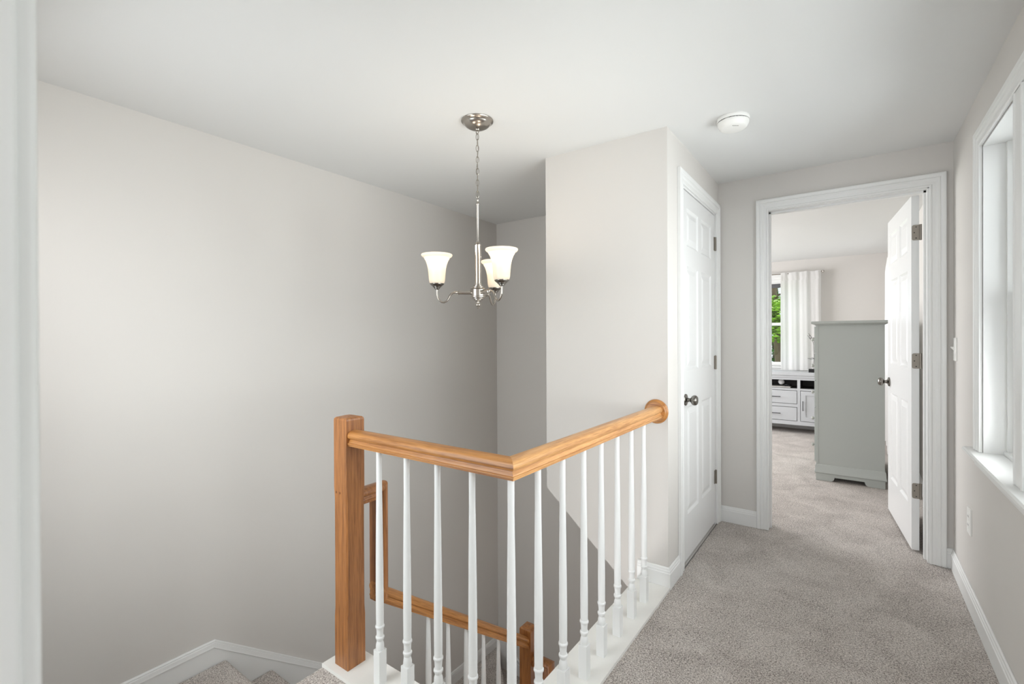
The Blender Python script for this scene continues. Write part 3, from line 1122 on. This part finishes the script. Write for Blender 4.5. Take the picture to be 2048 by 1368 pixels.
for kk in range(3):
    d = Matrix.Rotation(kk * 2 * PI / 3, 3, 'Z') @ arm0
    L = d.length
    d.normalize()
    c = Vector((CHX, CHY, 0))
    def q_(r, z): return c + d * r + Vector((0, 0, z))
    bm = bmesh.new()
    ax = d.to_track_quat('Z', 'Y').to_matrix()
    lathe(bm, [(0, 0.030), (0.0095, 0.030), (0.0095, 0.090), (0.0115, 0.091), (0.0115, 0.094), (0.0060, 0.096), (0.0060, 0.099), (0.0085, 0.103), (0.0060, 0.107), (0.0045, 0.109), (0, 0.110)],
          (CHX, CHY, 1.466), 16, ax)
    P = []
    ctrl = [(0.104, 1.466), (0.118, 1.464), (0.128, 1.458), (0.136, 1.447), (0.142, 1.434), (0.150, 1.424), (0.162, 1.4185), (0.174, 1.4205), (0.184, 1.428),
            (0.191, 1.440), (0.1945, 1.455), (0.1945, 1.485)]
    tube(bm, [q_(*p) for p in ctrl], 0.0049, 12)
    arm = O('arm', bm, NICKEL, ch, smooth=True)
    bm = bmesh.new()
    lathe(bm, [(0, 1.478), (0.0075, 1.478), (0.0085, 1.481), (0.0130, 1.483), (0.0145, 1.488), (0.0190, 1.490), (0.0205, 1.494), (0.0255, 1.497), (0.0330, 1.504), (0.0335, 1.507),
               (0.0300, 1.508), (0, 1.508)], q_(0.1945, 0), 28)
    O('socket_cup', bm, PEWTER, arm, smooth=True)
    bm = bmesh.new()
    outp = [(0.0310, 1.508), (0.0355, 1.514), (0.0375, 1.526), (0.0390, 1.550), (0.0415, 1.575), (0.0460, 1.597), (0.0530, 1.616), (0.0590, 1.624), (0.0605, 1.630), (0.0680, 1.634),
            (0.0725, 1.639), (0.0735, 1.643), (0.0725, 1.646)]
    inn = [(r - 0.0035, z) for r, z in outp[::-1]]
    seg = 96
    rings = []
    cc = q_(0.1945, 0)
    for r, z in outp + inn:
        amp = 0.0006 if 1.515 < z < 1.62 and (r, z) in outp else 0
        rings.append([bm.verts.new((cc.x + (r + amp * (i % 2)) * math.cos(2 * PI * i / seg), cc.y + (r + amp * (i % 2)) * math.sin(2 * PI * i / seg), z)) for i in range(seg)])
    for A, Bq in zip(rings, rings[1:] + rings[:1]):
        for i in range(seg):
            bm.faces.new([A[i], A[(i + 1) % seg], Bq[(i + 1) % seg], Bq[i]])
    O('glass_shade', bm, SHADEG, arm, smooth=True)
    bm = bmesh.new()
    lathe(bm, [(0, 1.508), (0.012, 1.509), (0.013, 1.530), (0.015, 1.540), (0.024, 1.562), (0.029, 1.580), (0.028, 1.596), (0.020, 1.609), (0.009, 1.614), (0, 1.615)], q_(0.1945, 0), 24)
    O('bulb', bm, BULB, arm, smooth=True)
    pl_ = bpy.data.lights.new('bulb_light', 'POINT')
    pl_.energy = 0.9
    pl_.color = (1.0, 0.90, 0.79)
    pl_.shadow_soft_size = 0.02
    po = bpy.data.objects.new('bulb_light', pl_)
    col.objects.link(po)
    po.location = q_(0.1945, 1.638)

# ------------------------------------------------------------------ small fittings
SX, SY = -0.462, 2.452
sm = root('smoke_detector', (SX, SY, H), 'round white smoke detector on the ceiling in front of the closet', 'smoke detector')
bm = bmesh.new()
lathe(bm, [(0, 0), (0.0700, 0), (0.0715, -0.003), (0.0715, -0.013), (0.0700, -0.016), (0.060, -0.016), (0, -0.016)], (SX, SY, H), 48)
O('mounting_plate', bm, PLASTIC, sm, smooth=True)
bm = bmesh.new()
lathe(bm, [(0, -0.0150), (0.062, -0.0150), (0.062, -0.020), (0.0690, -0.020), (0.0690, -0.024), (0.0670, -0.032), (0.0610, -0.044), (0.0560, -0.049), (0.0480, -0.052), (0, -0.053)], (SX, SY, H), 48)
O('cover', bm, PLASTIC, sm, smooth=True)
for kk in range(28):
    if kk % 7 == 6: continue
    a = 2 * PI * kk / 28
    bm = bmesh.new()
    box(bm, 0.0615, 0.0665, -0.0055, 0.0055, -0.0196, -0.0172)
    place(bm, Matrix.Translation((SX, SY, H)) @ Matrix.Rotation(a, 4, 'Z'))
    O('vent_slot', bm, SLOT, sm)
for kk in range(5):
    bm = bmesh.new()
    d = (F0 * -1) * 0.040 + R0 * (0.006 * (kk - 2) - 0.008)
    lathe(bm, [(0, -0.0535), (0.0018, -0.0535), (0.0018, -0.050), (0, -0.050)], (SX + d.x, SY + d.y, H), 8)
    O('sounder_hole', bm, SLOT, sm)

sw = root('light_switch', (XR, 3.372, 1.178), 'white toggle light switch on the right wall beside the bedroom doorway', 'light switch')
O('wall_plate', B(XR - 0.006, XR - 0.0002, 3.333, 3.412, 1.118, 1.238), PLASTIC, sw, bevel=0.002)
bm = bmesh.new()
prism(bm, [(XR - 0.0055, 1.170), (XR - 0.020, 1.186), (XR - 0.020, 1.192), (XR - 0.0055, 1.188)], 'y', 3.3675, 3.3775)
O('toggle', bm, PLASTIC, sw)
ot = root('power_outlet', (XR, 3.0, 0.395), 'white duplex power outlet low on the right wall under the window sill end', 'outlet')
O('wall_plate', B(XR - 0.006, XR - 0.0002, 2.960, 3.040, 0.335, 0.455), PLASTIC, ot, bevel=0.002)
for zc in (0.375, 0.415):
    f_ = O('socket', B(XR - 0.008, XR - 0.0055, 2.983, 3.017, zc - 0.0145, zc + 0.0145), PLASTIC, ot, bevel=0.003)
    bm = bmesh.new()
    for yy in (2.992, 3.008):
        box(bm, XR - 0.0085, XR - 0.0079, yy - 0.001, yy + 0.001, zc - 0.003, zc + 0.006)
    O('slots', bm, SLOT, f_)

# ------------------------------------------------------------------ chest of drawers (its side faces the hall)
cx0, cx1, cy0, cy1 = -0.260, 0.211, 4.90, 5.86
chest = root('chest_of_drawers', ((cx0 + cx1) / 2, (cy0 + cy1) / 2, 0), 'tall sage-grey chest of drawers standing side-on beyond the bedroom doorway', 'chest of drawers')
bm = bmesh.new()
box(bm, cx0 + 0.012, cx1, cy0, cy1, 0.125, 1.345)
O('body', bm, CHESTP, chest, bevel=0.002)
O('corner_post', B(cx0 - 0.002, cx0 + 0.014, cy0 - 0.004, cy0 + 0.030, 0.125, 1.345), CHESTP, chest, bevel=0.003)
O('corner_post', B(cx0 - 0.002, cx0 + 0.014, cy1 - 0.030, cy1 + 0.004, 0.125, 1.345), CHESTP, chest, bevel=0.003)
bm = bmesh.new()
TP = [(0.0, 0.0), (0.006, 0.0), (0.012, 0.006), (0.022, 0.012), (0.034, 0.014), (0.036, 0.020), (0.034, 0.034), (0.030, 0.036), (0, 0.036)]
rct = [(cx0, cy0, 1.345), (cx1, cy0, 1.345), (cx1, cy1, 1.345), (cx0, cy1, 1.345)]
sweep(bm, rct, TP, (0, 0, 1), -1, closed=True)
box(bm, cx0, cx1, cy0, cy1, 1.344, 1.381)
O('top', bm, CHESTP, chest, smooth=True)
bm = bmesh.new()
BP = [(0, 0.14), (0.004, 0.138), (0.008, 0.128), (0.009, 0.088), (0.013, 0.082), (0.014, 0.070), (0.008, 0.062), (0, 0.060)]
sweep(bm, [(a, b, 0) for a, b, _ in rct], BP, (0, 0, 1), -1, closed=True)
O('base_molding', bm, CHESTP, chest, smooth=True)
bm = bmesh.new()
def bracket(a0, a1):
    L_ = a1 - a0
    m1, m2 = a0 + 0.105, a1 - 0.105
    pts = [(a0, 0.001), (m1, 0.001)]
    for k in range(6):
        t = k / 5
        pts.append((m1 + 0.030 * math.sin(t * PI / 2), 0.001 + 0.036 * (1 - math.cos(t * PI / 2))))
    for k in range(5, -1, -1):
        t = k / 5
        pts.append((m2 - 0.030 * math.sin(t * PI / 2), 0.001 + 0.036 * (1 - math.cos(t * PI / 2))))
    pts += [(m2, 0.001), (a1, 0.001), (a1, 0.066), (a0, 0.066)]
    return pts
prism(bm, bracket(cx0 - 0.004, cx1 + 0.002), 'y', cy0 - 0.004, cy0 + 0.018)
prism(bm, bracket(cy0, cy1), 'x', cx0 - 0.004, cx0 + 0.018)
prism(bm, bracket(cy0, cy1), 'x', cx1 - 0.018, cx1 + 0.002)
prism(bm, bracket(cx0 - 0.004, cx1 + 0.002), 'y', cy1 - 0.018, cy1 + 0.004)
box(bm, cx0 + 0.02, cx1 - 0.02, cy0 + 0.02, cy1 - 0.02, 0.075, 0.125)
O('bracket_feet', bm, CHESTP, chest)
for k in range(5):
    z0 = 0.155 + k * 0.238
    bm = B(cx0 - 0.016, cx0 + 0.012, cy0 + 0.036, cy1 - 0.036, z0, z0 + 0.228)
    dr = O('drawer', bm, CHESTP, chest, bevel=0.006)
    for yk in (cy0 + 0.20, cy1 - 0.20):
        bm = bmesh.new()
        q = Vector((-1, 0, 0)).to_track_quat('Z', 'Y').to_matrix()
        lathe(bm, [(0, 0), (0.008, 0), (0.007, 0.008), (0.012, 0.014), (0.0165, 0.020), (0.0165, 0.026), (0.011, 0.031), (0, 0.033)], (cx0 - 0.016, yk, z0 + 0.114), 18, q)
        O('knob', bm, KNOBP, dr, smooth=True)

# ------------------------------------------------------------------ low cabinet under the far window
dx0, dx1, dyf, dyb = -1.90, -0.14, 7.08, 7.46
dres = root('media_cabinet', ((dx0 + dx1) / 2, (dyf + dyb) / 2, 0), 'low light-grey cabinet with black bar handles and open cubbies under the far window', 'cabinet')
O('top', B(dx0 - 0.02, dx1 + 0.02, dyf - 0.025, dyb, 0.752, 0.790), DRESSP, dres, bevel=0.004)
O('lower_top', B(dx0 - 0.006, dx1 + 0.006, dyf - 0.012, dyb, 0.722, 0.752), DRESSP, dres, bevel=0.003)
bm = bmesh.new()
fy = dyf
# frame of the front
box(bm, dx0, dx1, fy, fy + 0.02, 0.690, 0.722)
box(bm, dx0, dx1, fy, dyb, 0.556, 0.580)
box(bm, dx0, dx1, fy, fy + 0.02, 0.110, 0.160)
for xv in (dx0, -1.135, -0.582, dx1 - 0.03):
    box(bm, xv, xv + 0.032, fy + 0.0005, dyb, 0.112, 0.7215)
box(bm, dx0 + 0.001, dx1 - 0.001, dyb - 0.01, dyb - 0.001, 0.12, 0.72)
box(bm, dx0 + 0.03, dx1 - 0.03, fy + 0.02, dyb - 0.01, 0.112, 0.130)
box(bm, dx0 + 0.03, -0.582, fy + 0.0005, fy + 0.02, 0.342, 0.380)
for xa in (dx0, dx1 - 0.05):
    for ya_ in (fy + 0.002, dyb - 0.052):
        box(bm, xa, xa + 0.05, ya_, ya_ + 0.05, 0.001, 0.1125)
O('carcass', bm, DRESSP, dres)
bm = bmesh.new()
for a, b in ((dx0 + 0.033, -1.136), (-1.102, -0.583), (-0.549, dx1 - 0.031)):
    box(bm, a, b, dyb - 0.016, dyb - 0.0105, 0.581, 0.7215)
    box(bm, a, b, fy + 0.022, dyb - 0.017, 0.5805, 0.583)
    box(bm, a, b, fy + 0.022, dyb - 0.017, 0.7165, 0.7215)
    box(bm, a, a + 0.003, fy + 0.022, dyb - 0.017, 0.583, 0.716)
    box(bm, b - 0.003, b, fy + 0.022, dyb - 0.017, 0.583, 0.716)
O('cubby_inside', bm, DARKIN, dres)
for (za_, zb2) in ((0.166, 0.336), (0.386, 0.550)):
    for (xa, xb) in ((-1.099, -0.588), (dx0 + 0.038, -1.141)):
        d_ = O('drawer', B(xa, xb, fy - 0.002, fy + 0.016, za_, zb2), DRESSP, dres, bevel=0.001)
        xm = (xa + xb) / 2
        bm = bmesh.new()
        zc = (za_ + zb2) / 2
        tube(bm, [(xm - 0.075, fy - 0.022, zc), (xm + 0.075, fy - 0.022, zc)], 0.0042, 8)
        for s in (-0.060, 0.060):
            tube(bm, [(xm + s, fy - 0.022, zc), (xm + s, fy - 0.001, zc)], 0.0035, 8)
        O('bar_handle', bm, BLACK, d_, smooth=True)
bm = bmesh.new()
xa, xb, z0, z1 = -0.545, dx1 - 0.036, 0.166, 0.550
box(bm, xa, xa + 0.055, fy - 0.002, fy + 0.016, z0, z1)
box(bm, xb - 0.055, xb, fy - 0.002, fy + 0.016, z0, z1)
box(bm, xa + 0.055, xb - 0.055, fy - 0.002, fy + 0.016, z0, z0 + 0.055)
box(bm, xa + 0.055, xb - 0.055, fy - 0.002, fy + 0.016, z1 - 0.055, z1)
box(bm, xa + 0.055, xb - 0.055, fy + 0.006, fy + 0.012, z0 + 0.055, z1 - 0.055)
dd = O('cabinet_door', bm, DRESSP, dres)
bm = bmesh.new()
tube(bm, [(xa + 0.026, fy - 0.022, 0.300), (xa + 0.026, fy - 0.022, 0.425)], 0.0042, 8)
for s in (0.315, 0.410):
    tube(bm, [(xa + 0.026, fy - 0.022, s), (xa + 0.026, fy - 0.001, s)], 0.0035, 8)
O('bar_handle', bm, BLACK, dd, smooth=True)

# things in the cubby
bm = bmesh.new()
prism(bm, [(-1.02, 7.11), (-0.665, 7.125), (-0.66, 7.30), (-1.02, 7.32)], 'z', 0.5835, 0.596)
tag(O('paper_stack', bm, PAPER, bevel=0.002), 'flat stack of pale papers in the left open cubby of the grey cabinet', 'papers')
bm = bmesh.new()
lathe(bm, [(0, 0), (0.020, 0.002), (0.033, 0.014), (0.038, 0.032), (0.0385, 0.040), (0.036, 0.0405), (0.033, 0.030), (0.018, 0.012), (0, 0.009)], (0, 0, 0), 28,
      Matrix.Rotation(math.radians(-62), 3, 'X') @ Matrix.Rotation(math.radians(25), 3, 'Y'))
place(bm, Matrix.Translation((-0.79, 7.20, 0.636)))
tag(O('bowl', bm, WHITE, smooth=True), 'small white bowl tipped on its side on the papers in the cubby', 'bowl')
bm = bmesh.new()
pts = []
for k in range(60):
    a = k * 0.55
    pts.append((-0.70 + 0.035 * math.cos(a) * (1 + 0.2 * math.sin(k * 1.7)), 7.20 + 0.03 * math.sin(a), 0.603 + 0.008 * math.sin(k * 0.9) + 0.0003 * k))
tube(bm, pts, 0.0035, 6)
tag(O('cable', bm, CABLE, smooth=True), 'tangled black cable lying beside the white bowl in the cubby', 'cable')

# orchid on the cabinet, mostly hidden behind the chest
pot = root('potted_orchid', (-0.435, 7.20, 0.79), 'thin-stemmed plant in a black pot on the grey cabinet, peeping past the chest', 'plant')
O('pot', B(-0.462, -0.372, 7.155, 7.245, 0.7905, 0.832), BLACK, pot, bevel=0.004)
bm = bmesh.new()
tube(bm, [(-0.41, 7.20, 0.832), (-0.405, 7.20, 1.0), (-0.41, 7.20, 1.15), (-0.43, 7.20, 1.24), (-0.465, 7.20, 1.29)], 0.0025, 6)
tube(bm, [(-0.40, 7.21, 0.832), (-0.395, 7.21, 1.05), (-0.405, 7.20, 1.19), (-0.445, 7.19, 1.225), (-0.475, 7.19, 1.265)], 0.002, 6)
tube(bm, [(-0.40, 7.20, 1.195), (-0.44, 7.2, 1.205), (-0.462, 7.2, 1.24)], 0.002, 6)
O('stem', bm, STEM, pot, smooth=True)
def petal(c, sx_, sy_, sz_, rot):
    bm = bmesh.new()
    bmesh.ops.create_icosphere(bm, subdivisions=2, radius=1)
    place(bm, Matrix.Translation(c) @ Matrix.Rotation(rot, 4, 'Y') @ Matrix.Diagonal((sx_, sy_, sz_, 1)))
    return bm
for c, s, r_ in (((-0.405, 7.19, 1.222), 0.022, 0.4), ((-0.398, 7.20, 1.195), 0.016, 1.2), ((-0.435, 7.19, 1.232), 0.010, 0.2), ((-0.452, 7.19, 1.262), 0.008, 2.0)):
    O('flower', petal(c, s, s * 0.5, s * 0.75, r_), PETAL, pot, smooth=True)
for (x0_, z0_, x1_, z1_) in ((-0.40, 0.965, -0.475, 0.972), (-0.40, 0.955, -0.452, 0.960), (-0.402, 0.93, -0.42, 0.905)):
    bm = bmesh.new()
    n_ = 8
    L1, L2 = [], []
    for k in range(n_ + 1):
        t = k / n_
        x = x0_ + (x1_ - x0_) * t
        z = z0_ + (z1_ - z0_) * t + 0.006 * math.sin(t * 6)
        wd = 0.010 * math.sin(PI * (0.12 + 0.85 * t))
        L1.append(bm.verts.new((x, 7.20 - wd, z)))
        L2.append(bm.verts.new((x, 7.20 + wd, z + 0.004)))
    for k in range(n_):
        bm.faces.new([L1[k], L1[k + 1], L2[k + 1], L2[k]])
    bmesh.ops.solidify(bm, geom=bm.faces[:], thickness=0.003)
    O('leaf', bm, STEM, pot, smooth=True)


# ------------------------------------------------------------------ curtains
def curtain(name, pt, width, z0, z1, folds, amp, seed, taper=None):
    """pt(s, off) -> (x, y) for a run s in 0..width and offset off; folds get looser towards the hem"""
    rnd = random.Random(seed)
    nu, nv = 120, 36
    ph = [rnd.random() * 6.28 for _ in range(4)]
    bm = bmesh.new()
    g = []
    for j in range(nv + 1):
        v = j / nv
        z = z0 + (z1 - z0) * v
        row = []
        for i in range(nu + 1):
            u = i / nu
            a = amp * (1.0 if v < 0.93 else 0.55 + 0.45 * (1 - v) / 0.07)
            off = a * (math.sin(u * folds * 2 * PI + ph[0]) + 0.4 * math.sin(u * folds * 4.3 * PI + ph[1] + 1.2 * v) + 0.3 * math.sin(u * folds * PI * 0.9 + ph[2] + 1.5 * (1 - v)))
            s = u * width
            if taper: s = taper(u, v) * width
            x, y = pt(s, off)
            zz = z + (0.004 * math.sin(u * folds * 2 * PI) if j == nv else 0)
            row.append(bm.verts.new((x, y, zz)))
        g.append(row)
    for j in range(nv):
        for i in range(nu):
            bm.faces.new([g[j][i], g[j][i + 1], g[j + 1][i + 1], g[j + 1][i]])
    return bm


cr = root('curtain', (-0.57, 7.38, 0.80), 'white linen curtain hanging beside the far bedroom window above the grey cabinet', 'curtain')
tp = lambda u, v: u * (1 - 0.0 * v)
bm = curtain('fabric', lambda s, off: (-0.800 + s, 7.385 + off), 0.462, 0.800, 2.075, 3.4, 0.009, 5)
O('fabric', bm, LINEN, cr, smooth=True, auto=False)
bm = curtain('header', lambda s, off: (-0.797 + s, 7.383 + off * 0.9), 0.458, 2.010, 2.118, 3.4, 0.0085, 5)
O('header_band', bm, LINEN, cr, smooth=True, auto=False)
rod = root('curtain_rod', (-0.9, 7.39, 2.095), 'thin nickel curtain rod with a ring finial above the far bedroom window', 'curtain rod')
bm = bmesh.new()
tube(bm, [(-2.0, 7.40, 2.105), (-0.325, 7.40, 2.105)], 0.0075, 10)
tube(bm, [(-0.36, 7.40, 2.105), (-0.36, 7.499, 2.105)], 0.005, 8)
O('pole', bm, NICKEL, rod, smooth=True)
bm = bmesh.new()
lathe(bm, [(0, 0), (0.012, 0.002), (0.016, 0.010), (0.012, 0.018), (0.006, 0.022), (0, 0.023)], (-0.325, 7.40, 2.105), 16, Vector((1, 0, 0)).to_track_quat('Z', 'Y').to_matrix())
O('finial', bm, NICKEL, rod, smooth=True)
bm = curtain('fabric', lambda s, off: (0.310 + off + 0.03 * s, 6.05 + s), 1.05, 0.06, 2.10, 7, 0.026, 9)
c2 = O('curtain', bm, LINEN, smooth=True, auto=False)
tag(c2, 'white curtain on the bedroom side wall, a sliver between the chest and the open door', 'curtain')
bm = bmesh.new()
tube(bm, [(0.315, 5.95, 2.065), (0.33, 7.25, 2.065)], 0.007, 10)
tube(bm, [(0.32, 6.0, 2.065), (0.449, 6.0, 2.065)], 0.005, 8)
# hidden behind the fabric, holds it up
tag(O('curtain_rod', bm, NICKEL, smooth=True), 'nickel rod carrying the side-wall curtain behind the open door', 'curtain rod')

# ------------------------------------------------------------------ garden outside the bedroom window
struct(O('ground', B(-40, 25, 7.9, 60, -3.4, -3.2), LAWN))


def tree(label, x, y, z0, h, cr_, n, m, seed, grp, rz=None):
    rz = rz or h * 0.42
    rnd = random.Random(seed)
    t = root('leafy_tree', (x, y, z0), label, 'tree', grp)
    bm = bmesh.new()
    tube(bm, [(x, y, z0), (x + 0.1, y, z0 + h * 0.4), (x - 0.1, y + 0.1, z0 + h * 0.8)], [0.16, 0.11, 0.04], 8)
    for k in range(6):
        a = rnd.random() * 6.28
        zc = z0 + h * (0.35 + 0.08 * k)
        tube(bm, [(x, y, zc), (x + 0.6 * cr_ * math.cos(a), y + 0.6 * cr_ * math.sin(a), zc + 0.5)], [0.05, 0.015], 6)
    O('trunk', bm, BARK, t)
    bm = bmesh.new()
    for k in range(n):
        # leaf clusters: points in a lumpy ellipsoid
        while True:
            p = Vector((rnd.uniform(-1, 1), rnd.uniform(-1, 1), rnd.uniform(-1, 1)))
            if 0.25 < p.length < 1: break
        lump = 1 + 0.15 * math.sin(p.x * 7 + seed) * math.sin(p.z * 6)
        c = Vector((x + p.x * cr_ * lump, y + p.y * cr_ * lump, z0 + h * 0.62 + p.z * rz * lump))
        s = rnd.uniform(0.05, 0.11)
        R = Matrix.Rotation(rnd.random() * 6.28, 3, 'Z') @ Matrix.Rotation(rnd.uniform(-0.9, 0.9), 3, 'X')
        q4 = [R @ Vector(v) * s for v in ((-1, 0, 0), (0, -0.5, 0.12), (1, 0, 0), (0, 0.5, 0.12))]
        bm.faces.new([bm.verts.new(c + v) for v in q4])
    O('foliage', bm, m, t)
    return t


tree('bright yellow-green tree in front of the others, in the middle of the far window', -1.50, 13.0, -3.2, 7.9, 0.85, 2600, LEAFL, 1, None, 0.55)
tree('deep green tall tree farthest away, filling the top of the far window', -2.6, 22.0, -3.2, 12.0, 3.0, 9000, LEAFD, 2, None)
tree('dark green low bushy tree in the lower part of the far window', -1.85, 16.0, -3.2, 5.6, 1.4, 3600, LEAFD, 4, None, 1.0)
